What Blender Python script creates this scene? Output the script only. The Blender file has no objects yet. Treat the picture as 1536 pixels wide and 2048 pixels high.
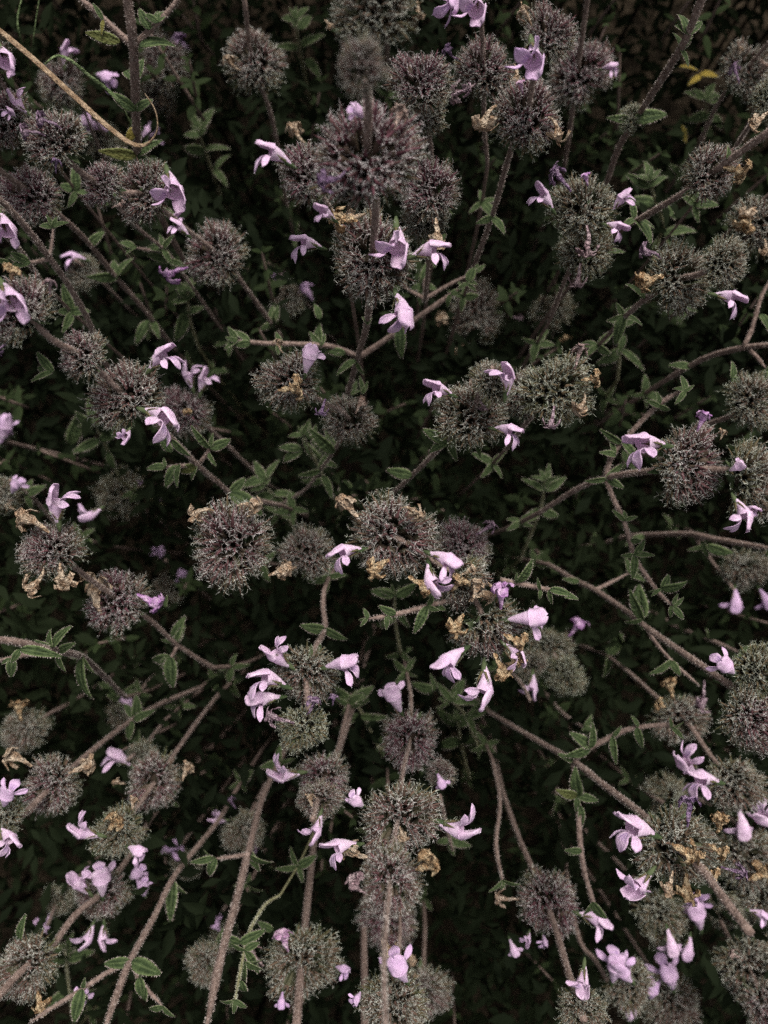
import bpy, math, random
import numpy as np
from mathutils import Vector, Matrix
R = math.radians
C = bpy.context.scene.collection
# ---------------------------------------------------------------- camera, sky, sun, exposure
F = 1507.0                       # focal length in photo pixels (1536 wide)
CAMH = 0.62
cam = bpy.data.objects.new('camera', bpy.data.cameras.new('camera')); C.objects.link(cam)
cam.location = (0, 0, CAMH); cam.rotation_euler = (R(4.0), 0, 0)
cd = cam.data; cd.sensor_fit = 'HORIZONTAL'; cd.sensor_width = 36; cd.lens = F/1536*36
cd.clip_start = 0.005; cd.clip_end = 60
cd.dof.use_dof = True; cd.dof.focus_distance = 0.188; cd.dof.aperture_fstop = 20
bpy.context.scene.camera = cam
sc = bpy.context.scene
sc.cycles.use_denoising = False
sc.cycles.max_bounces = 6; sc.cycles.diffuse_bounces = 3; sc.cycles.transmission_bounces = 3
sc.cycles.sample_clamp_indirect = 4
SUN_EL, SUN_AZ = 56, 20
w = bpy.data.worlds.new('World'); sc.world = w; w.use_nodes = True
nt = w.node_tree; bg = nt.nodes['Background']
sky = nt.nodes.new('ShaderNodeTexSky'); sky.sky_type = 'NISHITA'; sky.sun_disc = False
sky.sun_elevation = R(SUN_EL); sky.sun_rotation = R(SUN_AZ); sky.dust_density = 5.0; sky.ozone_density = 0.5
hs = nt.nodes.new('ShaderNodeHueSaturation'); hs.inputs['Saturation'].default_value = 0.12
nt.links.new(sky.outputs[0], hs.inputs['Color']); nt.links.new(hs.outputs[0], bg.inputs[0]); bg.inputs[1].default_value = 0.07
sun = bpy.data.objects.new('sun', bpy.data.lights.new('sun', 'SUN')); C.objects.link(sun)
sun.data.energy = 1.8; sun.data.angle = R(25); sun.data.color = (1, .95, .88)
sun.rotation_euler = (R(90-SUN_EL), 0, R(180-SUN_AZ))
sc.view_settings.view_transform = 'Standard'; sc.view_settings.look = 'None'
sc.view_settings.gamma = 1; sc.view_settings.exposure = 1.12
# ---------------------------------------------------------------- view helpers (places given as photo pixel + depth)
th = R(4.0)
RV = np.array([1., 0, 0]); UV = np.array([0, math.cos(th), math.sin(th)]); BV = np.array([0, -math.sin(th), math.cos(th)])
CL = np.array([0, 0, CAMH]); NX, NY = 775., 1130.
def P(x, y, d): return CL + RV*((x-768)/F*d) - UV*((y-1024)/F*d) - BV*d
def idir(a): return RV*math.cos(R(a)) + UV*math.sin(R(a))
def unit(v): return v/max(1e-12, np.linalg.norm(v))
# ---------------------------------------------------------------- materials
def mat(name): 
    m = bpy.data.materials.new(name); m.use_nodes = True
    n = m.node_tree.nodes; return m, n, m.node_tree.links, n['Principled BSDF']
def attr(n, name, t='GEOMETRY'):
    a = n.new('ShaderNodeAttribute'); a.attribute_type = t; a.attribute_name = name; return a.outputs['Fac']
def mixc(n, l, f, a, b):
    x = n.new('ShaderNodeMix'); x.data_type = 'RGBA'
    for k, v in ((0, f), (6, a), (7, b)):
        if hasattr(v, 'links'): l.new(v, x.inputs[k])
        else: x.inputs[k].default_value = (*v, 1) if isinstance(v, tuple) else v
    return x.outputs[2]
def noise(n, l, s, lo=.4, hi=.6, det=4, coord='Object'):
    t = n.new('ShaderNodeTexNoise'); t.inputs['Scale'].default_value = s; t.inputs['Detail'].default_value = det
    tc = n.new('ShaderNodeTexCoord'); l.new(tc.outputs[coord], t.inputs['Vector'])
    m = n.new('ShaderNodeMapRange'); m.inputs[1].default_value = lo; m.inputs[2].default_value = hi
    l.new(t.outputs['Fac'], m.inputs[0]); return m.outputs[0]
def bump(n, l, b, h, s, dist):
    u = n.new('ShaderNodeBump'); u.inputs['Strength'].default_value = s; u.inputs['Distance'].default_value = dist
    l.new(h, u.inputs['Height']); l.new(u.outputs[0], b.inputs['Normal'])
def translucent(m, n, l, b, col, f):
    t = n.new('ShaderNodeBsdfTranslucent'); x = n.new('ShaderNodeMixShader'); x.inputs[0].default_value = f
    l.new(col, t.inputs[0]); l.new(b.outputs[0], x.inputs[1]); l.new(t.outputs[0], x.inputs[2])
    l.new(x.outputs[0], n['Material Output'].inputs['Surface'])
def two_tone(name, a0, a1, b0, b1, s, rough=.8, tr=0, bmp=None, key='tint', up=False):
    m, n, l, b = mat(name)
    f = noise(n, l, s)
    k = n.new('ShaderNodeMath'); k.operation = 'MULTIPLY'; l.new(attr(n, key, 'OBJECT'), k.inputs[0])
    if up: l.new(attr(n, 'up'), k.inputs[1])
    else: k.inputs[1].default_value = 1
    c = mixc(n, l, k.outputs[0], mixc(n, l, f, a0, a1), mixc(n, l, f, b0, b1))
    l.new(c, b.inputs['Base Color']); b.inputs['Roughness'].default_value = rough; b.inputs['Specular IOR Level'].default_value = .12
    if bmp: bump(n, l, b, noise(n, l, bmp[0], .3, .7), bmp[1], bmp[2])
    if tr: translucent(m, n, l, b, c, tr)
    return m
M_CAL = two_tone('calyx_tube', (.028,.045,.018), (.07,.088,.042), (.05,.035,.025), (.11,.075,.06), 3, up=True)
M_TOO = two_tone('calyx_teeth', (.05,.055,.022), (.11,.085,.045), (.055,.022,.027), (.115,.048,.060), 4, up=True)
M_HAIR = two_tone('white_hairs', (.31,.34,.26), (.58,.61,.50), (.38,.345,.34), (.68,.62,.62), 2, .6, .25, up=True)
M_IN = two_tone('calyx_inside', (.02,.02,.012), (.04,.03,.02), (.02,.015,.01), (.04,.025,.02), 3)
M_STEM = two_tone('stem_bark', (.13,.09,.075), (.235,.17,.145), (.15,.16,.07), (.26,.25,.13), 900, .8, 0, (2500, .6, .0004))
M_SHAIR = two_tone('stem_hairs', (.36,.29,.26), (.56,.49,.45), (.42,.42,.30), (.62,.62,.48), 300, .6, .2)
M_ORG = two_tone('crumpled_petal', (.62,.38,.20), (.94,.72,.46), (.20,.10,.30), (.52,.36,.58), 5, .8, .2, (9, .8, .1))
M_DRY = two_tone('dried_petal', (.60,.40,.26), (.92,.74,.56), (.20,.10,.30), (.52,.36,.58), 5, .8, .2, (9, .8, .1))
M_PINK = two_tone('fading_petal', (.42,.20,.45), (.68,.45,.66), (.5,.3,.35), (.75,.58,.58), 5, .6, .2, (9, .5, .1))
def petal():
    m, n, l, b = mat('lavender_petal')
    c = mixc(n, l, attr(n, 'lip'), mixc(n, l, noise(n, l, 7), (.70,.50,.66), (.85,.68,.80)), mixc(n, l, noise(n, l, 9), (.60,.40,.61), (.78,.58,.75)))
    c = mixc(n, l, attr(n, 'line'), c, (.16,.07,.32))
    c = mixc(n, l, attr(n, 'tint', 'OBJECT'), c, (.44,.24,.56))
    oi = n.new('ShaderNodeObjectInfo'); c = mixc(n, l, noise(n, l, 3, .4, .8), c, (.72,.50,.70)); mr = n.new('ShaderNodeMapRange'); mr.inputs[3].default_value = 0; mr.inputs[4].default_value = .2
    l.new(oi.outputs['Random'], mr.inputs[0]); c = mixc(n, l, mr.outputs[0], c, (.58,.36,.60))
    l.new(c, b.inputs['Base Color']); b.inputs['Roughness'].default_value = .55; b.inputs['Specular IOR Level'].default_value = .3
    b.inputs['Sheen Weight'].default_value = .15
    bump(n, l, b, noise(n, l, 40, .3, .7), .3, .02)
    translucent(m, n, l, b, c, .3); return m
M_PET = petal()
M_PH = two_tone('petal_hairs', (.7,.6,.72), (.8,.75,.8), (.7,.6,.72), (.8,.75,.8), 3, .6, .3)
def leafm(name, dark, lite, rim, tr=.18, sp=.18):
    m, n, l, b = mat(name)
    c = mixc(n, l, noise(n, l, 5), dark, lite)
    c = mixc(n, l, attr(n, 'rim'), c, rim)
    c = mixc(n, l, attr(n, 'tint', 'OBJECT'), c, (.36,.26,.05))
    l.new(c, b.inputs['Base Color']); b.inputs['Roughness'].default_value = .75; b.inputs['Specular IOR Level'].default_value = sp
    v = n.new('ShaderNodeTexVoronoi'); v.inputs['Scale'].default_value = 14
    tc = n.new('ShaderNodeTexCoord'); l.new(tc.outputs['Object'], v.inputs['Vector'])
    bump(n, l, b, v.outputs['Distance'], .35, .03)
    translucent(m, n, l, b, c, tr); return m
M_LEAF = leafm('green_leaf', (.020,.034,.012), (.040,.062,.022), (.16,.205,.085))
M_UND = leafm('shade_toned_foliage', (.0055,.008,.004), (.010,.014,.0065), (.03,.05,.018), .05, .02)  # leaf green darkened: shade of the bush interior put into the colour
M_LOW = leafm('shade_toned_low_leaf', (.007,.012,.005), (.015,.024,.009), (.042,.056,.022), .1, .05)  # darker copy of the leaf colours, standing in for shade on low sprigs
def flat(name, a, b_, s, rough=.9):
    m, n, l, b = mat(name); l.new(mixc(n, l, noise(n, l, s), a, b_), b.inputs['Base Color']); b.inputs['Roughness'].default_value = rough
    b.inputs['Specular IOR Level'].default_value = .03; bump(n, l, b, noise(n, l, s*4, .3, .7), .7, .003); return m
M_SOIL = flat('dark_soil', (.012,.009,.006), (.04,.03,.02), 60)
M_USTEM = flat('shade_toned_stem', (.015,.012,.008), (.03,.024,.018), 200)  # stem brown darkened, with the undergrowth's shade in the colour
M_STRAW = flat('dry_straw', (.24,.16,.10), (.42,.31,.21), 400, .6)
M_BLADE = flat('green_blade', (.10,.14,.06), (.19,.24,.12), 300, .6)
# ---------------------------------------------------------------- mesh builder
class MB:
    def __init__(s): s.v = []; s.f = []; s.m = []; s.a = {}; s.n = 0
    def add(s, V, Fc, mi, **at):
        V = np.asarray(V, float); k = len(V)
        s.v.append(V); s.f += [tuple(i+s.n for i in f) for f in Fc]
        s.m += list(mi) if hasattr(mi, '__len__') else [mi]*len(Fc)
        for a in set(s.a) | set(at):
            if a not in s.a: s.a[a] = [np.zeros(s.n)]
            s.a[a].append(np.asarray(at[a], float) if a in at else np.zeros(k))
        s.n += k
    def mesh(s, name, mats, smooth=True):
        me = bpy.data.meshes.new(name); V = np.concatenate(s.v)
        me.from_pydata(V.tolist(), [], s.f)
        for m in mats: me.materials.append(m)
        me.polygons.foreach_set('material_index', s.m)
        me.polygons.foreach_set('use_smooth', [smooth]*len(s.f))
        for a, parts in s.a.items():
            at = me.attributes.new(a, 'FLOAT', 'POINT'); at.data.foreach_set('value', np.concatenate(parts).astype(np.float32))
        me.update(); return me
def perp(d):
    a = np.array([0, 0, 1.]) if abs(d[2]) < .9 else np.array([1., 0, 0])
    u = unit(np.cross(d, a)); return u, np.cross(d, u)
def hair(mb, p, d, L, wd, rng, mi, curl=.35):
    d = unit(d); u, v = perp(d); a = rng.random()*6.283; s = u*math.cos(a)+v*math.sin(a); b = np.cross(d, s)*curl*(rng.random()*2-1)*1.6
    m = p+d*L*.55+b*L*.25; t = p+d*L*.9+b*L
    mb.add([p-s*wd/2, p+s*wd/2, m+s*wd*.42, m-s*wd*.42, t], [(0, 1, 2, 3), (3, 2, 4)], mi)
def tube(mb, pts, rad, k=8, mi=0, cap=True, flat_=1.0, nrm=None, sq=0, **kw):
    pts = np.asarray(pts, float); n = len(pts); V = []
    T = np.gradient(pts, axis=0); u = None
    for i in range(n):
        t = unit(T[i])
        if u is None: u = perp(t)[0] if nrm is None else unit(nrm-t*np.dot(nrm, t))
        else: u = unit(u-t*np.dot(u, t))
        v = np.cross(t, u)
        for j in range(k):
            a = 6.2832*j/k; V.append(pts[i]+(u*math.cos(a)+v*math.sin(a)*flat_)*rad[i]*(1+sq*math.cos(4*a)))
    Fc = [(i*k+j, i*k+(j+1) % k, (i+1)*k+(j+1) % k, (i+1)*k+j) for i in range(n-1) for j in range(k)]
    if cap: Fc += [tuple(range(k))[::-1], tuple((n-1)*k+j for j in range(k))]
    mb.add(V, Fc, mi, **kw)
def spline(pts, step=4):
    """Catmull-Rom through rows of any width"""
    p = np.asarray(pts, float); q = np.vstack([2*p[0]-p[1], p, 2*p[-1]-p[-2]]); out = []
    for i in range(1, len(q)-2):
        for s in range(step):
            t = s/step; a, b, c, d = q[i-1], q[i], q[i+1], q[i+2]
            out.append(.5*((2*b)+(c-a)*t+(2*a-5*b+4*c-d)*t*t+(-a+3*b-3*c+d)*t**3))
    out.append(p[-1]); return np.array(out)
# ---------------------------------------------------------------- object helpers
W = {}
def link(name, data, parent=None, world=None, tint=None):
    o = bpy.data.objects.new(name, data); C.objects.link(o)
    world = world or Matrix.Identity(4)
    if parent is not None:
        o.parent = parent; o.matrix_parent_inverse = W[parent.name].inverted()
    o.matrix_basis = world; W[o.name] = world.copy()
    if tint is not None: o['tint'] = float(tint)
    return o
def frame(o, x, z, s=(1, 1, 1)):
    """matrix at o with local X along x, local Z near z"""
    x = unit(x); z = unit(z-x*np.dot(x, z)); y = np.cross(z, x)
    m = Matrix(((x[0]*s[0], y[0]*s[1], z[0]*s[2], o[0]), (x[1]*s[0], y[1]*s[1], z[1]*s[2], o[1]), (x[2]*s[0], y[2]*s[1], z[2]*s[2], o[2]), (0, 0, 0, 1)))
    return m
# ---------------------------------------------------------------- the flower-head mesh: a ball of hairy five-toothed calyces
def calyx(seed, wide):
    rng = random.Random(seed); mb = MB()
    rm = .125 if wide else .075
    L = .36 if wide else .40
    k = 7; V = []
    for z, r in ((0, .03), (.14, .062), (.27, rm*.95), (L, rm)):
        V += [(r*math.cos(6.2832*j/k), r*math.sin(6.2832*j/k), z) for j in range(k)]
    mb.add(V, [(i*k+j, i*k+(j+1) % k, (i+1)*k+(j+1) % k, (i+1)*k+j) for i in range(3) for j in range(k)], 0)
    V = []
    for z, r in ((L, rm*.93), (L*.45, rm*.55)):
        V += [(r*math.cos(6.2832*j/k), r*math.sin(6.2832*j/k), z) for j in range(k)]
    mb.add(V, [(j, k+j, k+(j+1) % k, (j+1) % k) for j in range(k)]+[tuple(range(k, 2*k))], 3)
    for t in range(5):
        a = 6.2832*t/5+rng.uniform(-.15, .15); rd = np.array([math.cos(a), math.sin(a), 0]); tg = np.array([-math.sin(a), math.cos(a), 0])
        TL = rng.uniform(.28, .42)*(1 if t < 3 else 1.15)*(.8 if wide else 1); sp = rng.uniform(.5, .9) if wide else rng.uniform(.05, .42)
        up = unit(np.array([0, 0, 1])+rd*sp); b = rd*rm*.95+np.array([0, 0, L-.03]); wd = .052
        mid = b+up*TL*.5+rd*TL*.04; tip = b+up*TL+rd*TL*rng.uniform(0, .2)+tg*rng.uniform(-.03, .03)
        mb.add([b-tg*wd, b+tg*wd, b+rd*.02, b-rd*.008, mid-tg*wd*.55, mid+tg*wd*.55, mid+rd*.013, mid-rd*.006, tip],
               [(0, 4, 7, 3), (3, 7, 5, 1), (1, 5, 6, 2), (2, 6, 4, 0), (4, 8, 7), (7, 8, 5), (5, 8, 6), (6, 8, 4)], 1)
        for h in range(14):
            f = rng.random()*.95; s = rng.choice((-1, 1)); q = b+(tip-b)*f
            hair(mb, q+tg*s*wd*(1-f)*.7, tg*s*rng.uniform(.5, 1.1)+up*rng.uniform(.2, .8)+rd*rng.uniform(-.2, .7), rng.uniform(.055, .12), .008, rng, 2, .6)
    for h in range(6):
        a = rng.random()*6.28; z = rng.uniform(.1, L); rd = np.array([math.cos(a), math.sin(a), 0])
        hair(mb, rd*rm*.9*min(1, z/.25)+np.array([0, 0, z]), rd+np.array([0, 0, rng.uniform(.1, .9)]), rng.uniform(.06, .12), .008, rng, 2, .6)
    return np.concatenate(mb.v), mb.f, mb.m
CAL = [calyx(i, False) for i in range(6)]+[calyx(20+i, True) for i in range(3)]
def head_mesh(seed, n=100, young=False, whorl=False):
    rng = random.Random(seed); mb = MB(); g = math.pi*(3-5**.5)
    cen = [unit(np.array([rng.gauss(0, 1), rng.gauss(0, 1), rng.gauss(.2, .8)])) for _ in range(13)]
    for i in range(n):
        cz = (.93 if whorl else 1)-(i+.5)/n*(1.45 if whorl else 1.52); sz = math.sqrt(max(0, 1-cz*cz)); a = g*i+rng.uniform(-.15, .15)
        d = unit(np.array([sz*math.cos(a), sz*math.sin(a), cz])+np.array([rng.uniform(-.1, .1) for _ in range(3)]))
        cc = max(cen, key=lambda q: np.dot(q, d)); d = unit(d*.86+cc*.14); jl = .88+.18*math.exp(-3*(1-np.dot(cc, d)))
        out = unit(d+np.array([0, 0, .58*(1-max(0, cz))])+np.array([rng.uniform(-.13, .13) for _ in range(3)]))
        lob = 1+.07*math.cos(2*a+seed)+.05*math.cos(3*a+1.7*seed)
        base = d*np.array([.40, .40, .30])*lob-np.array([0, 0, .1])
        V, Fc, M = CAL[rng.randrange(6)] if rng.random() > .36 else CAL[6+rng.randrange(3)]
        s = jl*rng.uniform(.92, 1.12)*(1.12 if young else 1)*lob; u, v = perp(out); r = rng.random()*6.28
        uu = u*math.cos(r)+v*math.sin(r); vv = np.cross(out, uu)
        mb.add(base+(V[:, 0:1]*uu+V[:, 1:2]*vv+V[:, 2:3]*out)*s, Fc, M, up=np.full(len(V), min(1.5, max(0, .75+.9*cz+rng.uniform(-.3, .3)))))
    # the packed core the calyces grow from
    V = []; Fc = []; K = 12
    for i in range(9):
        p = math.pi*i/8
        V += [(.27*math.sin(p)*math.cos(6.2832*j/K), .27*math.sin(p)*math.sin(6.2832*j/K), .22*math.cos(p)-.1) for j in range(K)]
    Fc = [(i*K+j, (i+1)*K+j, (i+1)*K+(j+1) % K, i*K+(j+1) % K) for i in range(8) for j in range(K)]
    mb.add(V, Fc, 3)
    # pointed green bracts under the calyces
    for i in range(7):
        a = 6.28*i/7+rng.uniform(-.3, .3); rd = np.array([math.cos(a), math.sin(a), 0]); tg = np.array([-math.sin(a), math.cos(a), 0])
        b = rd*.3+np.array([0, 0, -.25]); L = rng.uniform(.5, .72); dn = rng.uniform(-.35, .25)
        m = b+(rd+np.array([0, 0, dn]))*L*.5; t = b+(rd+np.array([0, 0, dn*1.2]))*L
        k = np.array([0, 0, .03])
        mb.add([b-tg*.05, b+tg*.05, b-k, m-tg*.12+k, m+tg*.12+k, m-k, t], [(0, 2, 5, 3), (2, 1, 4, 5), (3, 5, 6), (5, 4, 6)], 0)
        for h in range(14):
            f = rng.random(); q = b+(t-b)*f; s = rng.choice((-1, 1))
            hair(mb, q+tg*s*.12*(1-abs(2*f-1)), tg*s+rd*.5, .08, .0105, rng, 2)
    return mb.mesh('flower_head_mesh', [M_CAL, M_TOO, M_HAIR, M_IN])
HEADS = [head_mesh(i+1, 76+4*(i % 3)) for i in range(4)]
WHORL = [head_mesh(11+i, 72+4*(i % 3), False, True) for i in range(4)]
YOUNG = [head_mesh(31+i, 40, True) for i in range(2)]
# ---------------------------------------------------------------- flowers (unit length, X = tube axis, -Z = lower lip side)
def sheet(mb, fn, nu, nv, th_, mi=0, lipf=None, linef=None):
    """a petal: fn(u in 0..1, v in -1..1) -> point; given thickness"""
    G = np.array([[fn(i/nu, 2*j/nv-1) for j in range(nv+1)] for i in range(nu+1)])
    du = np.gradient(G, axis=0); dv = np.gradient(G, axis=1); N = np.cross(du, dv); N /= np.maximum(1e-9, np.linalg.norm(N, axis=2, keepdims=True))
    A = (G+N*th_/2).reshape(-1, 3); B = (G-N*th_/2).reshape(-1, 3); k = nv+1; n = len(A); Fc = []
    for i in range(nu):
        for j in range(nv):
            a = i*k+j; Fc += [(a, a+k, a+k+1, a+1), (n+a, n+a+1, n+a+k+1, n+a+k)]
    ed = [i*k for i in range(nu+1)]+[nu*k+j for j in range(1, k)]+[i*k+nv for i in range(nu-1, -1, -1)]
    for a, b in zip(ed, ed[1:]): Fc.append((a, n+a, n+b, b))
    uv = [(i/nu, 2*j/nv-1) for i in range(nu+1) for j in range(nv+1)]
    lip = [lipf(u, v) if lipf else 0 for u, v in uv]; ln = [linef(u, v) if linef else 0 for u, v in uv]
    mb.add(np.vstack([A, B]), Fc, mi, lip=lip+lip, line=ln+ln)
def flower_mesh(seed, spread=1.0, hood=0.0):
    rng = random.Random(seed); mb = MB(); k = 14; n = 12; V = []; e = .56
    def prof(t): return .045+.14*(t**1.25)-.03*max(0, t-.85)
    for i in range(n+1):
        t = i/n; r = prof(t); x = t*e
        for j in range(k):
            a = 6.2832*j/k; fl = 1+.05*math.cos(3*a+seed)
            V.append((x+(.05*t**3)*math.sin(a), r*.95*math.cos(a)*fl, r*.95*math.sin(a)*fl+.05*math.sin(t*2.6)))
    zc = .05*math.sin(2.6)
    mb.add(V, [(i*k+j, (i+1)*k+j, (i+1)*k+(j+1) % k, i*k+(j+1) % k) for i in range(n) for j in range(k)], 0, lip=[0]*len(V), line=[0]*len(V))
    r0 = prof(1)
    def upper(u, v):
        wd = r0*1.08*(1-.1*u)*math.sqrt(max(.02, 1-max(0, (u-.6)/.4)**2*.93)); notch = .09*max(0, 1-abs(v)*2.4)*max(0, u-.5)*2
        y = wd*v; x = e-.02+u*(1-e)-notch*.7-.03*abs(v)*u
        return np.array([x, y*(1+.15*u), zc+r0*.98*math.sqrt(max(0, 1-(v*.97)**2))*(1-.42*u)+hood*u*u*.3-.06*u+.012*math.sin(7*v+seed)*u])
    sheet(mb, upper, 14, 10, .012, 0, lambda u, v: .12*u)
    def lobe(ang, L, wd, bend, wave):
        ca, sa = math.cos(ang), math.sin(ang)
        def fn(u, v):
            ww = wd*(.38+.66*(u*u*(3-2*u)))*math.sqrt(max(.012, 1-max(0, (u-.68)/.32)**2*.988))
            s = L*u; b = bend*u
            # goes forward then down
            fx = s*math.cos(b)*ca; fz = -s*math.sin(b); fy = s*sa*(.45+.55*math.cos(b*.3))
            y = ww*v
            return np.array([e-.01+fx-y*sa*.8, r0*.55*math.sin(ang)+fy+y*ca, zc-r0*.55+fz*.95+wave*math.sin(5*v+seed)*u+ .35*ww*(v*v)-.02])
        return fn
    sheet(mb, lobe(0, .40*spread, .15, 1.25, .012), 14, 8, .012, 0, lambda u, v: .35+.5*u, lambda u, v: (.9 if .1 < u < .62 and (abs(v) < .16 or .4 < abs(v) < .6) else 0))
    sheet(mb, lobe(1.05, .32*spread, .115, .85, .01), 13, 8, .012, 0, lambda u, v: .4+.4*u)
    sheet(mb, lobe(-1.05, .32*spread, .115, .95, .01), 13, 8, .012, 0, lambda u, v: .4+.4*u)
    # small green calyx collar hairs and fuzz
    P_ = np.concatenate(mb.v)
    for h in range(150):
        p = P_[rng.randrange(len(P_))]; d = unit(np.array([rng.uniform(-.2, .6), rng.uniform(-1, 1), rng.uniform(-1, 1)]))
        hair(mb, p, d, rng.uniform(.02, .05), .006, rng, 1)
    from mathutils import noise as nz
    for V_ in mb.v:
        for q in V_:
            d_ = nz.noise_vector(Vector((q[0]*4+seed*3.1, q[1]*4, q[2]*4)))*.035*min(1, max(0, q[0]))+nz.noise_vector(Vector((q[0]*13, q[1]*13+seed, q[2]*13)))*.010
            q += np.array(d_)
    V_, F_, M_ = CAL[seed % 6]; V_ = V_*.85
    k_ = MB.add; k_(mb, np.stack([V_[:, 2]-.16, V_[:, 0], V_[:, 1]], 1), F_, [i+2 for i in M_])
    return mb.mesh('flower_mesh', [M_PET, M_PH, M_CAL, M_TOO, M_HAIR, M_IN])
FLOW = [flower_mesh(1), flower_mesh(2, .85, .4), flower_mesh(3, 1.1, -.3), flower_mesh(4, .75, .15)]
ALT = [FLOW, [flower_mesh(5, 1.15, .1), flower_mesh(6, .95, .25), flower_mesh(7, 1, -.15), flower_mesh(8, .65, .3)]]
def warp(P_, bend, amp, seed):
    """shrivel: bend in XZ and crumple with smooth noise"""
    from mathutils import noise as nz
    out = []
    for x, y, z in P_:
        a = bend*x
        X = math.sin(a)/bend if abs(bend) > 1e-3 else x; Z = -(1-math.cos(a))/bend if abs(bend) > 1e-3 else 0
        q = Vector((X+z*math.sin(a), y, Z+z*math.cos(a)))
        d = nz.noise_vector(q*7+Vector((seed, 0, 0)))*amp*(.25+x)+nz.noise_vector(q*17+Vector((0, seed, 0)))*amp*.25
        out.append(q+d)
    return out
def dried_mesh(seed, bend, amp, thin, endw, m, long_=1):
    rng = random.Random(seed); mb = MB(); k = 10; n = 14; V = []
    for i in range(n+1):
        t = i/n; r = (.03+.07*t*thin) + (.03*thin if t > .7 else 0)
        for j in range(k):
            a = 6.2832*j/k; V.append((t*.68, r*math.cos(a), r*.7*math.sin(a)))
    mb.add(V, [(i*k+j, (i+1)*k+j, (i+1)*k+(j+1) % k, i*k+(j+1) % k) for i in range(n) for j in range(k)], 0)
    for q in range(5):
        an = q*1.2566+rng.uniform(-.3, .3); L = rng.uniform(.22, .36); cu = rng.uniform(1.5, 4); ww = rng.uniform(.05, .1)*endw
        def fn(u, v):
            s = u*L; b = cu*u; rr = .06*thin+s*math.sin(b*.5)*.8
            return np.array([.64+s*math.cos(b*.6), rr*math.cos(an)-v*ww*math.sin(an), rr*math.sin(an)+v*ww*math.cos(an)])
        sheet(mb, fn, 8, 4, .014)
    V = warp(np.concatenate(mb.v), bend, amp, seed); mb.v = [np.array(V)]
    return mb.mesh('dried_flower_mesh', [m])
DC = [dried_mesh(1, 1.6, .05, 1.35, 1.4, M_DRY), dried_mesh(2, 2.2, .06, 1.4, 1.6, M_DRY), dried_mesh(3, 1.0, .05, 1.2, 1.3, M_DRY)]
DK = [dried_mesh(5+i, .6, .15, 1.9, 2.6, M_ORG) for i in range(3)]
DW = [dried_mesh(11, .5, .06, .5, 1.2, M_DRY), dried_mesh(12, 1.3, .08, .6, 1.5, M_DRY)]
DP = [dried_mesh(15, .25, .05, 1.6, 1.6, M_PINK), dried_mesh(16, .4, .06, 1.4, 1.4, M_PINK)]
# ---------------------------------------------------------------- leaves (unit length, X to the tip, Z up)
def leaf_mesh(seed, wd, fold, bend):
    rng = random.Random(seed); mb = MB(); nu, nv = 26, 8
    def wf(u): return wd*(math.sin(math.pi*min(1, u)**.75)**.8)*(1-.25*u)+.012
    def fn(u, v):
        tooth = 1+.04*math.sin(u*math.pi*16)*(abs(v) > .9) if .06 < u < .95 else 1
        y = wf(u)*v*tooth
        z = fold*abs(y)-.28*wd*max(0, abs(v)-.72)*1.2+.012*math.sin(u*40)*abs(v)*(1-abs(v))*2
        X = u; a = bend*u
        return np.array([math.sin(a)/bend*1.0 if bend else X, y, z-(1-math.cos(a))/bend if bend else z])
    G = []
    sheet(mb, fn, nu, nv, .014)
    uv = [(i/nu, 2*j/nv-1) for i in range(nu+1) for j in range(nv+1)]
    rim = [(.9 if abs(v) > .99 else (.22 if abs(v) > .7 else (.35 if abs(v) < .05 else 0)))*(1 if u > .04 else .4) for u, v in uv]
    mb.a = {'rim': [np.array(rim+rim)]}
    for h in range(110):
        u = rng.random(); s = rng.choice((-1, 1)); p = fn(u, s)
        hair(mb, p, np.array([.4, s, rng.uniform(-.2, .5)]), rng.uniform(.03, .06), .011, rng, 1)
    return mb.mesh('leaf_mesh', [M_LEAF, M_SHAIR])
LEAF = [leaf_mesh(1, .18, .35, .5), leaf_mesh(2, .22, .25, .8), leaf_mesh(3, .15, .55, .3), leaf_mesh(4, .2, .15, 1.1)]
# ---------------------------------------------------------------- plants
rng = random.Random(7)
def parse(s): return [tuple(float(v) for v in p.split(',')) for p in s.split()]
def dvert(pts, d0, iref, k):
    r0 = max(60, math.hypot(pts[iref][0]-NX, pts[iref][1]-NY)); out = []
    for p in pts:
        if len(p) > 2: out.append(p[:3]); continue
        r = max(60, math.hypot(p[0]-NX, p[1]-NY)); out.append((p[0], p[1], min(.5, max(.11, d0*(r0/r)**k))))
    if all(len(p) < 3 for p in pts):
        out = [list(q) for q in out]
        for i in range(iref-1, -1, -1):
            g = math.dist(out[i][:2], out[i+1][:2])/F*out[i+1][2]; out[i][2] = min(out[i+1][2]+g*2.5, max(out[i][2], out[i+1][2]+g*1.5))
        for i in range(iref+1, len(out)):
            g = math.dist(out[i][:2], out[i-1][:2])/F*out[i-1][2]; out[i][2] = max(out[i-1][2]-g*2.5, min(out[i][2], out[i-1][2]+g*.1))
    return out
def near(sp, x, y):
    i = int(np.argmin((sp[:, 0]-x)**2+(sp[:, 1]-y)**2)); return i
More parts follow.
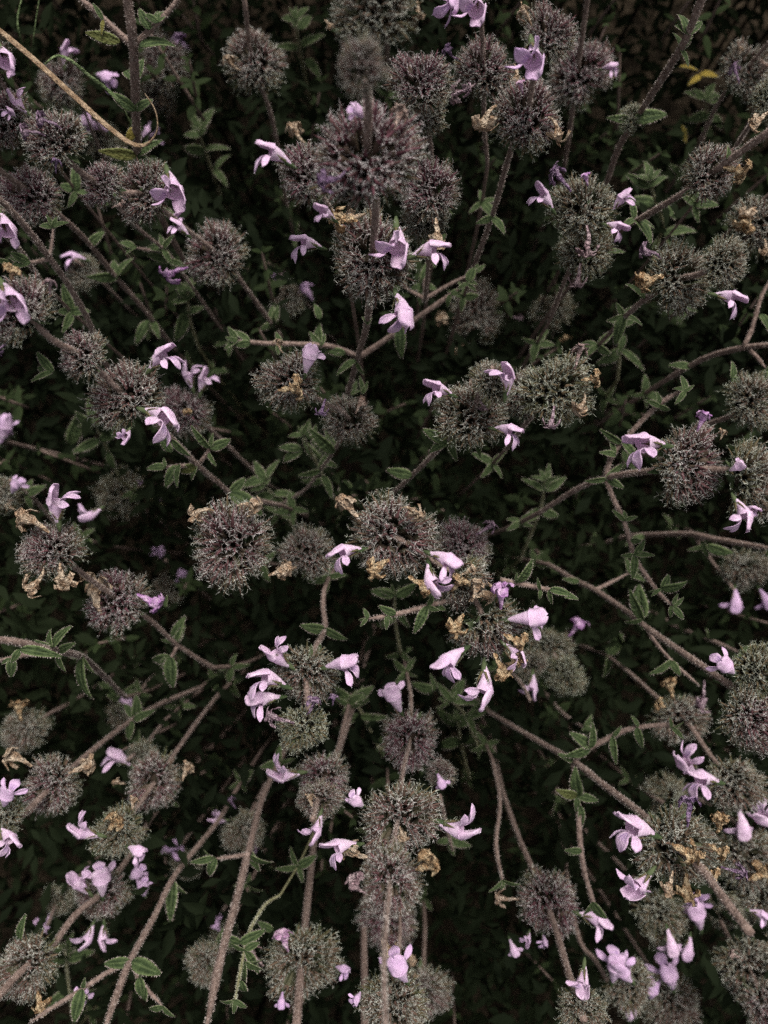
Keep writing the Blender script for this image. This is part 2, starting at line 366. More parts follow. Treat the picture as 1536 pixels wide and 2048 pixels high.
def stem_tube(name, sp, wpx0, wpx1, root, tint, dref, hairs=True, extra=None, seed=0, taper=False):
    """sp rows = px,py,d ; width in photo px at depth dref from base to tip"""
    pts = np.array([P(*p) for p in sp]); n = len(pts)
    if extra is not None: pts = np.vstack([extra, pts])
    N = len(pts); rad = [(wpx0+(wpx1-wpx0)*i/(N-1))/2/F*dref*(1+.06*math.sin(i*1.7+seed)) for i in range(N)]
    o = np.array(root.location); mb = MB()
    if taper: rad[-1] *= .25; rad[-2] *= .6; rad[-3] *= .85
    tube(mb, pts-o, rad, 12, sq=.1)
    r_ = random.Random(seed)
    seg = np.linalg.norm(np.diff(pts, axis=0), axis=1)
    if hairs:
        for i in range(N-n, N-1):
            c = pts[i]; dd = np.dot(CL-c, BV); dens = 16000 if dd < .24 else 9000
            if i < 0: continue
            for h in range(int(seg[i]*dens*1.4)):
                f = r_.random(); q = pts[i]*(1-f)+pts[i+1]*f; t = unit(pts[i+1]-pts[i]); u, v = perp(t); a = r_.random()*6.28
                rd = u*math.cos(a)+v*math.sin(a); rr = rad[i]
                hair(mb, q+rd*rr*.95-o, rd+t*r_.uniform(-.3, .5), r_.uniform(.0003, .00065), .00007, r_, 1, .5)
    ob = link(name, mb.mesh('stem_mesh', [M_STEM, M_SHAIR]), root, Matrix.Translation(Vector(o)), tint)
    return ob, pts, rad
def put_leaf(x, y, d, ang, Lpx, parent, tint=0, pitch=None):
    p = P(x, y, d); pt = pitch if pitch is not None else rng.uniform(-10, 35)
    ax = unit(idir(ang)*math.cos(R(pt))+BV*math.sin(R(pt)))
    side = np.cross(ax, BV); rl = rng.uniform(-.7, .7); up = unit(BV*math.cos(rl)+side*math.sin(rl))
    L = .88*Lpx/F*d/max(.5, math.cos(R(pt)))
    link('leaf', LEAF[rng.randrange(4)], parent, frame(p, ax, up, (L, L*rng.uniform(.85, 1.15), L)), tint)
def leaves(nodes, sp, parent, tint=0):
    for nd in nodes:
        a = nd.split(); x, y = (float(v) for v in a[0].split(',')); d = sp[near(sp, x, y)][2] if sp is not None else None
        for s in a[1:]:
            q = s.split(':'); put_leaf(x+rng.uniform(-2, 2), y+rng.uniform(-2, 2), d-.001, float(q[0]), float(q[1]), parent, float(q[2]) if len(q) > 2 else tint)
def tuft(sp, parent):
    x, y, d = sp[-1]; a = math.degrees(math.atan2(-(sp[-1][1]-sp[-3][1]), sp[-1][0]-sp[-3][0]))
    if not (-40 < x < 1576 and -40 < y < 2088): return
    for da, L in ((70, 34), (-65, 36), (25, 26), (-20, 24)): put_leaf(x, y, d-.0005, a+da+rng.uniform(-12, 12), L, parent, 0, rng.uniform(0, 40))
def put_flower(spec, hd, hp, hr, parent):
    """kind bx,by tx,ty roll [tint]"""
    a = spec.split(); kind = a[0]; bx, by = (float(v) for v in a[1].split(',')); tx, ty = (float(v) for v in a[2].split(','))
    roll = float(a[3]) if len(a) > 3 else 0; tn = float(a[4]) if len(a) > 4 else None
    dist = math.hypot(bx-hp[0], by-hp[1])/hp[3]
    dz = hr*math.sqrt(max(0, 1-min(1, dist)**2))*.9
    db = hd-dz*.9-.0005
    tow = {'f': .004, 'c': .002, 'k': .003, 'w': .003, 'p': .003}[kind[0]]
    A = P(bx, by, db); B = P(tx, ty, db-tow)
    ax = B-A; L = np.linalg.norm(ax); ax = ax/L
    side = unit(np.cross(ax, BV)); up0 = unit(BV-ax*np.dot(BV, ax))
    up = up0*math.cos(R(roll))-side*math.sin(R(roll))   # roll 90: lower lip to the right of travel
    M = {'f': FLOW, 'c': DC, 'k': DK, 'w': DW, 'p': DP}[kind[0]]
    me = M[int(kind[1:]) if len(kind) > 1 else rng.randrange(len(M))]
    if kind[0] == 'f' and rng.random() < .5: me = ALT[1][FLOW.index(me)]
    nm = {'f': 'flower', 'c': 'dried_flower', 'k': 'dried_flower', 'w': 'withered_flower', 'p': 'fading_flower'}[kind[0]]
    if tn is None: tn = 0 if kind[0] in 'fckp' else .85
    if kind[0] != 'f': L = max(L*1.2, .0042 if kind[0] == 'k' else .003)
    if kind[0] == 'k': L *= 1.02
    if kind[0] == 'c': L *= 1.12
    link(nm, me, parent, frame(A-ax*L*.06, ax, up, (L*1.08, L*1.22, L*1.2) if kind[0] == 'f' else (L*1.05,)*3), tn)
LOW = []
def stem(label, pts, d0, iref=-1, w=(15, 12), heads=(), nodes=(), branches=(), tint=0, k=.8, group=None, hairs=True, name='flowering_stem', cat='flower stem', lean=.5):
    d1 = d0; d0 = d0 if d0 < .2 else min(.40, .2+(d0-.2)*1.75)
    pts = dvert(parse(pts), d0, iref % len(parse(pts)), k); sp = spline(pts)
    A = P(*sp[0]); t = unit(P(*sp[1])-A)
    # go on down to the ground, ever steeper
    ext = []; q = A.copy(); v = unit(-t+np.array([0, 0, -1.2])); st = .025
    while q[2] > .004 and len(ext) < 40:
        v = unit(v*.6+np.array([0, 0, -1.])*.4)
        q = q+v*st; ext.append(q.copy())
    ext = np.array(ext[::-1]); ext[0][2] = -.002
    root = link(name, None, None, Matrix.Translation(Vector(ext[0])))
    root['label'] = label; root['category'] = cat
    if group: root['group'] = group
    sd = rng.randrange(9999)
    so, P3, rad = stem_tube('stem', sp, w[0]*.76, w[1]*.72, root, tint, d0, hairs, ext, sd, not heads)
    leaves(nodes, sp, root)
    for q in range(1):      # leaf pairs low on the stem
        e = ext[-1-q*2] if len(ext) > 3 else ext[-1]; a0 = rng.uniform(0, 360)
        r0 = e-CL; dd = -np.dot(r0, BV); ex, ey = 768+np.dot(r0, RV)/dd*F, 1024-np.dot(r0, UV)/dd*F
        if dd > .22:
            for k4 in range(4): put_leaf(ex, ey, dd-.002, a0+k4*90+rng.uniform(-20, 20), rng.uniform(38, 58)*.24/dd, root, 0, rng.uniform(0, 40))
    if not heads: tuft(sp, root)
    for h in heads:
        if isinstance(h, str): h = (h,)
        a = h[0].replace(',', ' ').split(); cx, cy, r = (float(v) for v in a[:3]); tn = float(a[3]) if len(a) > 3 else .5
        sq = float(a[4]) if len(a) > 4 else 1.0
        i = near(sp, cx, cy); d = sp[i][2]
        j0, j1 = max(0, i-2), min(len(sp)-1, i+2)
        tg = unit(P(*sp[j1])-P(*sp[j0])); hr = r/F*d*(.83 if cy < 1350 else .77)*(.85 if len(a) > 5 else 1)
        young = len(a) > 5
        c = P(cx, cy, d)-tg*hr*.14; u, v = perp(tg)
        if d > .26: LOW.append((c.copy(), hr))
        an = rng.random()*6.28; u2 = u*math.cos(an)+v*math.sin(an)
        me = YOUNG[rng.randrange(2)] if young else (WHORL if i < len(sp)-4 else HEADS)[rng.randrange(4)]
        hm = frame(c, u2, tg, (hr*sq, hr/sq**.5, hr))
        if a[4:] and sq != 1: # stretch across the picture
            hm = frame(c, idir(0), BV, (hr*sq, hr, hr)) @ Matrix.Identity(4)
            hm = frame(c, unit(RV-tg*np.dot(RV, tg)), tg, (hr*sq, hr, hr))
        ho = link('flower_head', me, root, hm, tn)
        for f in h[1:]: put_flower(f, d, (cx, cy, d, r), hr, ho)
    for b in branches:
        bp = parse(b[0]); dd = b[1]; bw = b[2]; bt = b[4] if len(b) > 4 else tint
        ds = sp[near(sp, bp[0][0], bp[0][1])][2]; L = np.concatenate([[0], np.cumsum([math.dist(bp[i][:2], bp[i+1][:2]) for i in range(len(bp)-1)])]); L /= L[-1]
        bs = spline([(p[0], p[1], ds+dd*l) for p, l in zip(bp, L)])
        bo, _, _ = stem_tube('side_branch', bs, bw*.78, bw*.55, root, bt, ds, hairs, None, rng.randrange(999), True)
        leaves(b[3], bs, bo)
        if not b[3]: tuft(bs, bo)
    return root
# ---------------------------------------------------------------- the stems: points run from the base to the tip
stem('hairy stem through the big mauve top centre head, blurred nearest head at its tip', '680,850 695,790 715,716 735,640 745,515 751,400 735,300 737,210 722,130,.108', .188, 4, (24, 13), [
  ('745,515 97 .55', 'k0 712,440 668,432 0 .0', 'c1 730,428 700,440 30', 'f0 640,495 578,478 -80', 'f2 828,513 903,488 80', 'f1 792,452 792,532 128', 'f0 793,592 815,660 50'),
  ('732,312 118 .8 1.05', 'c0 607,285 572,257 60', 'w1 690,345 655,378 60', 'c0 790,255 803,208 0 .25', 'f3 724,236 704,210 0 .2'),
  ('722,133 68 .5 1 y',)],
  ['735,650 120:28 60:24', '712,722 -150:55 -60:35', '700,790 60:35 30:25'],
  [('716,716 770,680 860,618 940,563', -.012, 15, ['800,655 -95:70 -60:30', '900,590 -110:32 20:30', '935,566 75:48 10:32 -40:30 -150:28']),
   ('714,712 660,692 590,688 520,686 474,680', -.016, 13, ['690,705 175:45 160:60', '640,692 100:60 130:42 80:45', '640,640 98:36', '560,688 -95:25 110:34', '500,684 140:48 200:35', '474,680 130:36 210:38 170:25'])], k=.85)
stem('stem with round mauve head and pale side flower, left of the big top centre head', '680,470 662,420 615,345', .168, -1, (15, 12), [
  ('615,345 68 .7', 'f0 578,328 508,286 -75', 'f3 668,440 628,412 -100')], k=.8)
stem('stem with the upright brown head tucked right behind the blurred nearest bud head', '870,420 862,300 845,170', .185, -1, (15, 12), [('840,165 70 .7 1', 'w0 905,190 940,170 30 .6'), ('850,225 55 .35 1')])
stem('stem with the mauve head right below and behind the big top centre head', '850,560 850,600 860,480 865,385', .20, -1, (15, 12), [('862,380 72 .7', 'c2 872,440 878,486 0'), ('850,440 52 .3')], [],
  [('850,598 800,570', 0, 10, []), ('850,598 900,568 950,545', 0, 10, ['950,545 40:30 80:25'])])
stem('stem with two whorls and the brightest purple flower, right of the top centre group', '945,540 985,430 1022,300 1055,225 1068,150 1095,60', .195, 3, (17, 13), [
  ('1053,230 78 .65', 'c0 990,212 942,232 -70', 'c1 1100,235 1145,250 60', 'p1 1045,185 1042,160 0 .5'),
  ('1097,68 62 .6', 'f1 1062,85 1066,150 128 .35', 'c2 1062,48 1052,5 -80')], ['985,435 200:40 -40:45'])
stem('stem straight down from the top edge through a mauve head beside curled purple flower', '975,330 968,240 967,135 962,25 960,-60', .21, 2, (12, 10), [
  ('968,138 68 .65', 'w1 915,118 885,112 100', 'w0 948,170 905,200 80 .5', 'c1 1030,130 1050,150 40'), ('950,-45 60 .5', 'f1 950,-12 952,44 128 .1', 'f0 905,-15 902,22 60 .3')])
stem('shaded mauve head right of the brightest purple flower, on a dim upright stem', '1128,340 1145,220 1158,120 1172,20 1180,-40', .245, 2, (13, 11), [('1160,145 72 .75', 'f0 1205,138 1238,130 40')])
stem('dim upper stem with one soft dark head and a curled tan flower on its left', '575,420 545,240 505,125 488,-10', .245, 2, (12, 10), [('508,122 68 .5', 'c1 480,140 446,136 90')])
stem('dim dark head beside the thick upright stem in the upper left', '350,330 335,230 320,125', .30, -1, (11, 9), [('325,125 60 .5',), ('318,190 40 .4', 'c1 322,172 318,200 0')])
stem('dark soft head cut by the top edge above the blurred nearest head', '775,120 770,60 745,5', .26, -1, (12, 9), [('740,15 85 .3 1.15', 'c0 835,5 838,28 0', 'c1 650,40 660,45 0')])
stem('thick upright fuzzy stem with opposite leafy side shoots in the upper left corner', '275,330 272,240 267,95 255,0 250,-40', .185, 2, (25, 22), [], 
  ['270,160 125:60 60:50', '272,222 150:62 30:48 100:40', '270,255 -110:45:.5', '274,310 -170:70:.15 -30:60 20:60 200:45 150:50'],
  [('264,90 225,55 185,18 150,-10', -.006, 17, ['240,82 172:78:.12', '205,40 120:35 -100:32:.3']), ('270,88 300,60 335,25 365,-15', -.006, 16, ['278,92 25:85', '300,60 75:38 120:50', '315,45 60:45 95:40 150:38'])], k=.7)
stem('long bare brown stem slanting up right to the top edge, leaf cluster at its joint', '1215,360 1240,290 1290,210 1360,100 1385,45 1410,-20', .205, 3, (17, 20), [('1265,235 32 .1',)],
  ['1362,98 -60:42 50:58 100:40', '1375,70 95:62 130:40 40:56', '1268,240 170:62 0:62'])
stem('short fuzzy stem entering at the right edge with a dark head and tan crumpled flower', '1255,448 1290,432 1385,375 1425,345 1470,312 1550,255', .185, 3, (16, 19), [
  ('1422,345 62 .5', 'k1 1450,335 1495,342 0')], ['1455,318 65:50', '1270,440 -50:60 100:45 -10:50 -150:40', '1385,380 -150:30'])
stem('stem with the grey green head ringed by four lilac flowers at upper right', '1100,640 1130,560 1165,480 1168,410', .205, -1, (14, 12), [
  ('1166,412 76 .25', 'f1 1103,418 1066,370 -85 .1', 'f2 1228,420 1262,375 70', 'f1 1212,450 1258,462 80', 'w0 1140,380 1108,332 0', 'w1 1175,455 1182,505 0 .5', 'p1 1175,370 1172,345 0'),
  ('1170,495 68 .2', 'w0 1160,530 1155,572 0 .5')])
stem('leafy right stem with two grey heads side by side, orange crumpled flower on the lower', '1245,640 1262,622 1295,595 1360,558 1400,548 1450,525', .19, -2, (17, 15), [
  ('1358,558 76 .3', 'k2 1325,552 1284,560 0', 'w1 1320,515 1298,478 -60 .7'),
  ('1450,525 56 .25', 'f0 1430,590 1497,604 85')], ['1248,632 60:32 -20:48 -110:70 130:30 200:40', '1290,598 120:60'])
stem('dim head at the upper right with a violet shrivelled flower on its face', '1400,285 1440,200 1490,140 1560,60', .25, 2, (12, 10), [('1490,140 58 .4', 'w0 1478,165 1470,125 0 .8', 'c1 1478,110 1485,98 0', 'w0 1510,115 1545,128 60 .2')])
stem('dark head touching the right edge under a pale curled flower', '1450,330 1500,250 1550,190', .20, -1, (12, 10), [('1550,195 52 .15', 'c2 1535,225 1512,245 0')])
stem('shaded head at the right edge with two peach curled flowers on top', '1420,560 1470,500 1520,450', .225, -1, (12, 10), [('1522,450 68 .35', 'c0 1510,415 1478,415 -90', 'k1 1500,430 1488,455 0', 'c1 1530,480 1540,500 0')])
# left side
stem('long upper left stem carrying four whorls and a big lilac flower facing out', '560,670 545,650 480,560 435,508 380,465 345,435 285,390 250,385 200,368 150,335 110,280', .205, 6, (17, 14), [
  ('430,508 72 .6', 'p1 372,536 320,548 -90', 'f3 348,448 358,425 90'),
  ('288,385 68 .55', 'f1 335,345 352,418 128 .05', 'c1 225,415 240,402 0 .3', 'f0 375,470 338,437 -80'),
  ('205,370 50 .75',),
  ('108,278 70 .55', 'w1 120,255 78,215 -60 .75', 'w1 88,270 42,240 -60 .7', 'w0 112,345 110,318 0 .9')],
  ['545,648 60:40 100:45 -160:35'])
stem('branch stem forking below the second whorl in the upper left with leaves at its fork', '430,640 350,525 327,498 275,455 225,400', .215, -1, (12, 10), [], ['327,498 160:60 100:40 40:35 -60:42', '340,520 180:48 -20:40'],
  [('327,498 300,500 270,495', 0, 10, ['272,495 150:35 200:30'])])
stem('stem leading to the mauve brown head at the left edge below the double purple buds', '350,700 293,625 233,555 170,478 113,425 60,385 5,345 -40,315', .215, 5, (17, 14), [
  ('60,390 66 .8',), ('5,235 62 .85', 'f0 55,225 15,175 90', 'f0 30,235 12,215 -90 .2')], ['235,555 195:58 60:52 100:45', '180,490 30:40', '300,640 -120:60 -60:50'], hairs=True)
stem('forked stem below the left edge heads with leafy left arm', '205,720 183,655 140,575 98,515 50,452 0,400 -40,370', .20, 3, (16, 15), [], ['60,525 190:50 160:38', '20,525 180:30'],
  [('98,518 70,524 40,524', 0, 11, ['42,524 150:35 200:38']), ('98,515 104,485 106,455', .004, 9, [])])
stem('long left stem with three crowded whorls, striped lilac flower at the lowest', '560,1010 470,990 440,968 395,930 345,878 250,792 165,712 105,680 40,615 -20,560', .19, 5, (17, 15), [
  ('250,790 82 .55', 'f0 302,738 348,690 85', 'f2 290,822 360,850 110', 'f3 258,860 242,885 128 .2'),
  ('165,710 58 .6',),
  ('35,620 82 .65', 'f1 5,570 38,640 128 .1', 'k1 22,560 20,535 0', 'w0 100,590 98,560 0 .5', 'w0 10,690 -15,700 0')],
  ['395,930 -160:55:.1 -120:40', '345,880 -50:55', '105,745 165:48 130:60 -150:45', '460,985 -20:90 40:50'],
  [('395,930 360,932 330,934', -.002, 11, ['330,934 175:42 100:22', '345,905 130:60', '360,930 -130:60 -100:50']), ('400,925 415,905 425,885', -.003, 10, ['420,895 130:55 75:32 20:58', '415,905 -60:35'])], k=.5)
stem('blurred brown head right of the three crowded whorls with two upright lilac flowers', '600,1010 545,975 500,935 430,868 375,820', .245, -1, (13, 11), [
  ('368,825 58 .75', 'f0 385,775 372,720 80', 'f1 402,785 418,735 90', 'k0 380,830 374,824 0')])
stem('very dark soft head left of centre in the gap above the big solitary head', '420,1130 330,1050 240,985', .31, -1, (10, 9), [('240,988 58 .2', 'w0 275,960 280,968 0', 'w0 300,985 322,995 0 .7')])
stem('left stem whose grey mauve head holds a tall pale flower and three peach ones', '425,1335 355,1290 300,1240 235,1198 180,1158 105,1100', .195, -1, (17, 14), [
  ('100,1100 68 .6', 'f0 118,1045 112,968 85', 'c2 95,1062 50,1018 -60 .0', 'c0 88,1140 80,1195 90', 'c1 120,1130 118,1178 0'),
  ('232,1203 72 .75 1', 'p1 278,1190 322,1215 0 .0', 'c2 190,1170 165,1150 0', 'c1 200,1225 165,1160 0')], ['330,1215 100:30', '350,1285 80:60 160:30 60:45'],
  [('355,1290 345,1310 330,1330', -.002, 9, ['340,1315 195:55 -90:75 -120:35 220:40'])], k=.75)
stem('solitary big round head left of the centre with two peach curls on its rim', '505,1125,.28 492,1113,.24 478,1099,.205 465,1085,.186', .186, -1, (16, 13), [
  ('465,1086 96 .6', 'c1 425,1020 385,1000 -80', 'c0 478,1010 515,990 100 .0', 'c2 540,1150 575,1135 0')], k=.3)
stem('soft grey head between the solitary big head and the centre cluster, peach curl left', '650,1135,.33 630,1120,.28 612,1105,.25', .235, -1, (12, 11), [('615,1105 62 .45', 'c1 590,1135 555,1150 0')], k=.3)
stem('forked stem ending in two stacked heads below centre left with four plump lilac flowers', '648,1180 646,1215 650,1258 628,1300 612,1355 616,1410 605,1460', .20, 4, (15, 14), [
  ('612,1350 78 .4', 'f1 578,1330 528,1284 80', 'f2 568,1372 495,1345 -120', 'f0 558,1395 488,1405 -70', 'f1 655,1335 722,1322 60'),
  ('605,1460 62 .1', 'w0 585,1445 532,1432 0 .6', 'w1 615,1428 640,1412 -60 .8', 'w0 665,1410 668,1395 0')], ['650,1258 170:50 -30:52', '640,1290 -100:30'], k=.3)
stem('centre cluster of hairy heads in a line, tan crumpled flowers all over the lower', '800,1110,.26 795,1095,.215 790,1075,.187 855,1115,.187 930,1170,.187 985,1268,.184', .185, 2, (16, 13), [
  ('790,1075 97 .55', 'f2 722,1100 652,1112 -100', 'f2 858,1130 873,1198 -80', 'f0 862,1108 925,1135 60', 'c2 718,1040 685,998 0', 'c1 805,1015 835,1000 100', 'k0 775,1120 742,1145 0', 'c0 818,1020 850,1020 100', 'k2 820,1155 858,1180 0'),
  ('925,1165 68 .4', 'c0 920,1150 948,1140 0', 'k1 905,1180 925,1158 0', 'c1 940,1200 972,1165 60'),
  ('975,1258 84 .5', 'k0 925,1230 908,1265 0', 'f1 928,1300 868,1350 -80 .1', 'f2 968,1335 962,1425 85', 'f1 1020,1240 1100,1235 30', 'f2 1010,1290 1055,1330 120', 'k1 1010,1270 1048,1290 0', 'k2 990,1310 1010,1355 0', 'p0 1002,1215 1005,1165 0 .0', 'k0 1010,1300 1040,1325 0', 'c0 945,1200 960,1165 0')],
  ['865,1210 -20:30 45:30'],
  [('930,1195 880,1205 820,1222 775,1232 735,1238', -.004, 14, ['735,1238 110:26 190:25 230:25', '772,1232 -80:32 -40:20', '790,1228 160:40', '855,1212 -115:72 -20:30 60:28']),
   ('1000,1160 1040,1168 1100,1180 1135,1192', -.004, 13, ['1035,1165 100:25 55:55', '1080,1178 110:28 -90:22', '1100,1180 -10:50 -80:35', '1125,1190 0:30'])], k=.2)
stem('soft mauve head behind the centre cluster with a thin purple withered flower at right', '890,1180 905,1130 920,1095', .225, -1, (12, 10), [('925,1095 66 .75', 'w0 955,1068 990,1048 0 .7')], k=.2)
stem('bottom centre stem through two large focused heads, a pale flower on each side', '818,1370 822,1400 820,1480 806,1540 795,1640 785,1700 778,1780 770,1880 768,1960 772,2060', .19, 4, (15, 7), [
  ('820,1480 72 .85', 'f1 800,1420 775,1365 0'),
  ('800,1640 86 .5 1.15', 'f2 880,1645 962,1668 -80', 'f1 712,1690 640,1705 -120', 'f3 725,1610 700,1592 0', 'c2 740,1718 690,1705 0'),
  ('782,1762 78 .6', 'k0 835,1740 868,1725 0 .0', 'w1 728,1785 685,1775 90 .5', 'c1 800,1655 806,1680 0')], [], k=.85)
stem('dark head hanging behind the lowest whorl at bottom centre with an orange crumpled bloom', '738,1700 735,1760 728,1850 730,2060', .285, 1, (14, 15), [('775,1845 70 .7', 'k0 765,1880 785,1915 0', 'c2 820,1900 824,1930 0')])
stem('head cut by the bottom edge under the hairy dark stem at bottom centre', '800,1850 798,1900 790,2015', .205, -1, (12, 11), [('788,2020 84 .35', 'f2 812,1960 785,1912 0 .35', 'f1 720,1985 705,2010 0 .4')])
stem('dim round head at the bottom just right of the centre line', '850,1850 848,1910 845,1985', .265, -1, (12, 11), [('842,1985 70 .5', 'c1 840,1950 832,1958 0')])
stem('dim mauve head left of the large bottom heads, lilac flower on its left side', '690,1440 675,1500 645,1560 632,1610 625,1640', .22, 2, (13, 13), [('648,1562 68 .7', 'f2 600,1545 532,1550 95'), ('640,1600 50 .5', 'f0 640,1630 618,1692 90', 'c1 625,1615 618,1600 0')])
stem('long slanting bare stem descending left of the bottom centre, disappearing behind the dim mauve head', '745,1260 735,1300 725,1350 700,1430 672,1520 650,1575', .27, 3, (15, 12), [], ['705,1410 150:50 20:50', '725,1350 60:50'])
stem('straight pale stem at bottom running through the wide dim head to the lower edge', '640,1560 628,1680 612,1830 603,1925 592,2060', .222, 3, (22, 20), [('603,1928 84 .3 1.12', 'p1 575,1900 562,1865 0 .4', 'f3 672,1935 700,1945 90 .5', 'f2 565,1985 562,2020 0 .6', 'w0 525,1930 495,1900 0 .4')], ['545,1860 150:40'], hairs=True)
stem('thick pale stem cutting the bottom edge left of the wide dim head', '540,1560 520,1610 500,1690 470,1810 440,1920 412,2060', .19, 4, (22, 22), [], ['500,1712 -40:60', '498,1700 -70:60'],
  [('500,1708 460,1714 425,1718', .004, 10, ['430,1716 190:52 240:55 150:30'])])
stem('small grey head behind the thick pale bottom stem', '470,1830 440,1880 405,1925', .24, -1, (12, 11), [('408,1925 50 .3',)], ['435,1890 60:40'])
stem('leafy shoot crossing behind the thick pale stem at the bottom', '560,1790 530,1810 500,1860 485,1920 470,2000', .205, 3, (9, 7), [], ['480,1885 150:48 20:62 200:30', '490,1900 170:45 30:38 -60:70', '490,1925 -40:50 -100:62 -20:45', '480,1960 -80:45'], tint=.8)
stem('small dim head left of the bottom pale stems with a lilac flower at its side', '560,1500 520,1590 485,1660', .27, -1, (12, 11), [('488,1665 52 .3', 'f3 452,1640 415,1635 60', 'w0 470,1615 458,1598 0', 'w0 510,1690 512,1705 0')])
stem('yellow centred head at lower left with a plump lilac flower pointing left', '440,1385 412,1420 375,1470 330,1535 300,1578 270,1620 235,1665', .218, -1, (15, 13), [
  ('235,1665 62 .2', 'f2 198,1670 132,1652 80', 'k0 218,1660 232,1640 0', 'f3 258,1695 290,1710 60', 'c1 265,1620 262,1605 0'),
  ('308,1562 66 .6', 'c1 365,1560 372,1535 0', 'c2 250,1568 228,1566 0')])
stem('blurred head with four hanging lilac flowers at the lower left', '300,1640 260,1710 205,1785 150,1830 95,1905 45,1940 -20,2010', .238, 2, (15, 17), [
  ('205,1785 62 .6', 'f1 178,1785 142,1745 90', 'f1 205,1788 200,1730 -30', 'f2 185,1850 160,1905 90', 'f2 208,1850 208,1905 -80', 'f3 262,1755 285,1738 0 .2', 'f3 290,1790 285,1758 0 .3'),
  ('52,1935 76 .4', 'k0 75,1985 82,2025 0', 'f3 155,2015 165,1985 0 .1')], ['40,1880 80:60'])
stem('mauve head near left edge on a long slanting stem, peach curl at upper left', '400,1375 350,1395 320,1408 273,1434 210,1480 150,1530 105,1572 35,1640 -10,1670', .22, 6, (15, 16), [
  ('102,1572 70 .6', 'c0 60,1530 22,1495 -60', 'c1 140,1545 175,1535 0'),
  ('-2,1640 55 .25', 'f1 0,1660 35,1700 128', 'f1 10,1610 20,1570 0 .3')], ['272,1436 130:45 80:50', '265,1440 -100:40 30:55'])
stem('faint dark head at the left edge with an orange tuft on top', '240,1340 150,1400 90,1432 45,1465', .28, -1, (11, 9), [('48,1462 55 .35', 'k2 42,1440 34,1405 0')])
stem('forked stem at the bottom left corner region with leaves right of its fork', '460,1600 430,1650 350,1750 310,1830 260,1922 235,1985 205,2070', .21, 4, (16, 18), [], ['262,1925 -5:70 175:60:.0', '345,1760 -90:85 -60:50'],
  [('256,1922 215,1945 165,1978 105,2015 60,2045', -.006, 12, ['165,1978 70:30 -100:60', '160,1985 -60:40']), ('264,1925 280,1960 300,1985 325,2012', -.002, 11, ['278,1955 -80:50 40:30', '290,1975 -110:60', '325,2012 -40:35 200:40'])])
stem('thick forked stem with leaves entering from the left edge in the lower half', '250,1395,.34 200,1345,.285 160,1312,.235 100,1300,.20 40,1285,.188 -30,1275,.18', .185, 3, (18, 20), [], ['105,1295 110:45 60:62 150:35', '115,1305 -70:45 30:45', '165,1315 -95:95 -60:45 170:40', '40,1300 -10:90 -120:35'],
  [('95,1303 50,1310 -10,1322', -.003, 13, ['25,1318 -90:45 190:25'])], k=.75)
# right side
stem('stem at centre right with grey head and three lilac flowers, brown stem showing below left', '760,1010 825,950 895,880 945,825 962,770 985,735', .20, 3, (15, 12), [
  ('945,825 84 .35', 'f1 902,790 846,768 -100', 'f0 990,858 1048,866 80', 'c1 960,800 968,812 0 .5'),
  ('985,762 50 .3', 'f2 1010,790 1015,722 -120')], ['895,885 200:45 150:60 -60:50', '955,880 -90:40', '825,950 170:60'], k=.35)
stem('stem with two small heads below the upper fork, orange tuft on the upper head', '560,1010 612,978 640,940 668,900 698,838 640,800 578,758', .192, -1, (14, 11), [
  ('575,762 70 .45', 'f3 612,745 628,684 10', 'k1 560,780 600,772 0', 'c1 565,705 545,690 60', 'w0 650,800 640,828 0 .9'),
  ('697,840 58 .4', 'c2 712,825 724,798 0 .2')], ['640,940 60:45 200:50', '668,905 140:70 100:55 160:60', '645,950 -60:55', '725,790 100:40 60:32'])
stem('round grey green head at centre right with withered purple tubes above and below it', '1010,900 1050,850 1112,775', .195, -1, (14, 12), [
  ('1112,778 84 .15', 'w0 1150,735 1166,688 0 .35', 'k1 1165,760 1198,755 0', 'c0 1170,790 1178,830 90', 'w0 1108,815 1102,855 0 .6'),
  ('1052,788 55 .5',)], k=.75)
stem('pale blurred dark head high in the centre right gap', '960,720 955,680 950,622', .33, -1, (10, 9), [('952,625 66 .4', 'c1 905,635 875,632 0', 'w0 1020,632 1045,638 0 .6', 'c2 925,690 915,705 0')])
stem('faintest round head right of the pale blurred dark head', '1100,740 1102,680 1105,622', .36, -1, (9, 8), [('1105,622 50 .2', 'k1 1128,660 1135,680 0')])
stem('forked leafy right stem, one leafy arm rising, one falling, big head along the third', '1080,1025 1110,1005 1160,975 1212,955 1300,942 1380,938 1470,940 1560,935', .19, 5, (17, 17), [
  ('1378,930 88 .6', 'f1 1328,892 1248,886 -100', 'p1 1395,860 1415,822 0 .0', 'c1 1440,880 1450,868 0'),
  ('1505,960 88 .35', 'f2 1470,1000 1502,1062 75', 'f3 1495,1015 1520,1025 60', 'f3 1460,940 1492,925 0')], [],
  [('1212,955 1222,915 1250,880 1290,835 1330,800 1372,778', -.012, 14, ['1245,885 150:60 -50:60', '1318,812 160:38 90:30 -40:30', '1370,782 95:42 30:28 -130:40 160:28', '1230,910 100:50 170:40']),
   ('1212,958 1228,1000 1248,1042 1268,1110 1295,1155 1322,1190 1345,1212', -.014, 12, ['1212,958 -30:45 190:50 40:55', '1250,1040 140:38 20:30 80:25', '1262,1080 -5:30', '1270,1110 180:32 0:42 -95:55 60:40', '1322,1178 -5:60 55:40 200:30 -150:28', '1345,1212 -45:40 -95:30 30:35 70:30'])], k=.25)
stem('brown stem behind the forked leafy stem, green grey head at the right edge', '1300,905 1350,880 1410,850 1460,832 1510,800', .215, -1, (14, 13), [('1508,800 64 .3',)], ['1462,760 75:45 -20:40'])
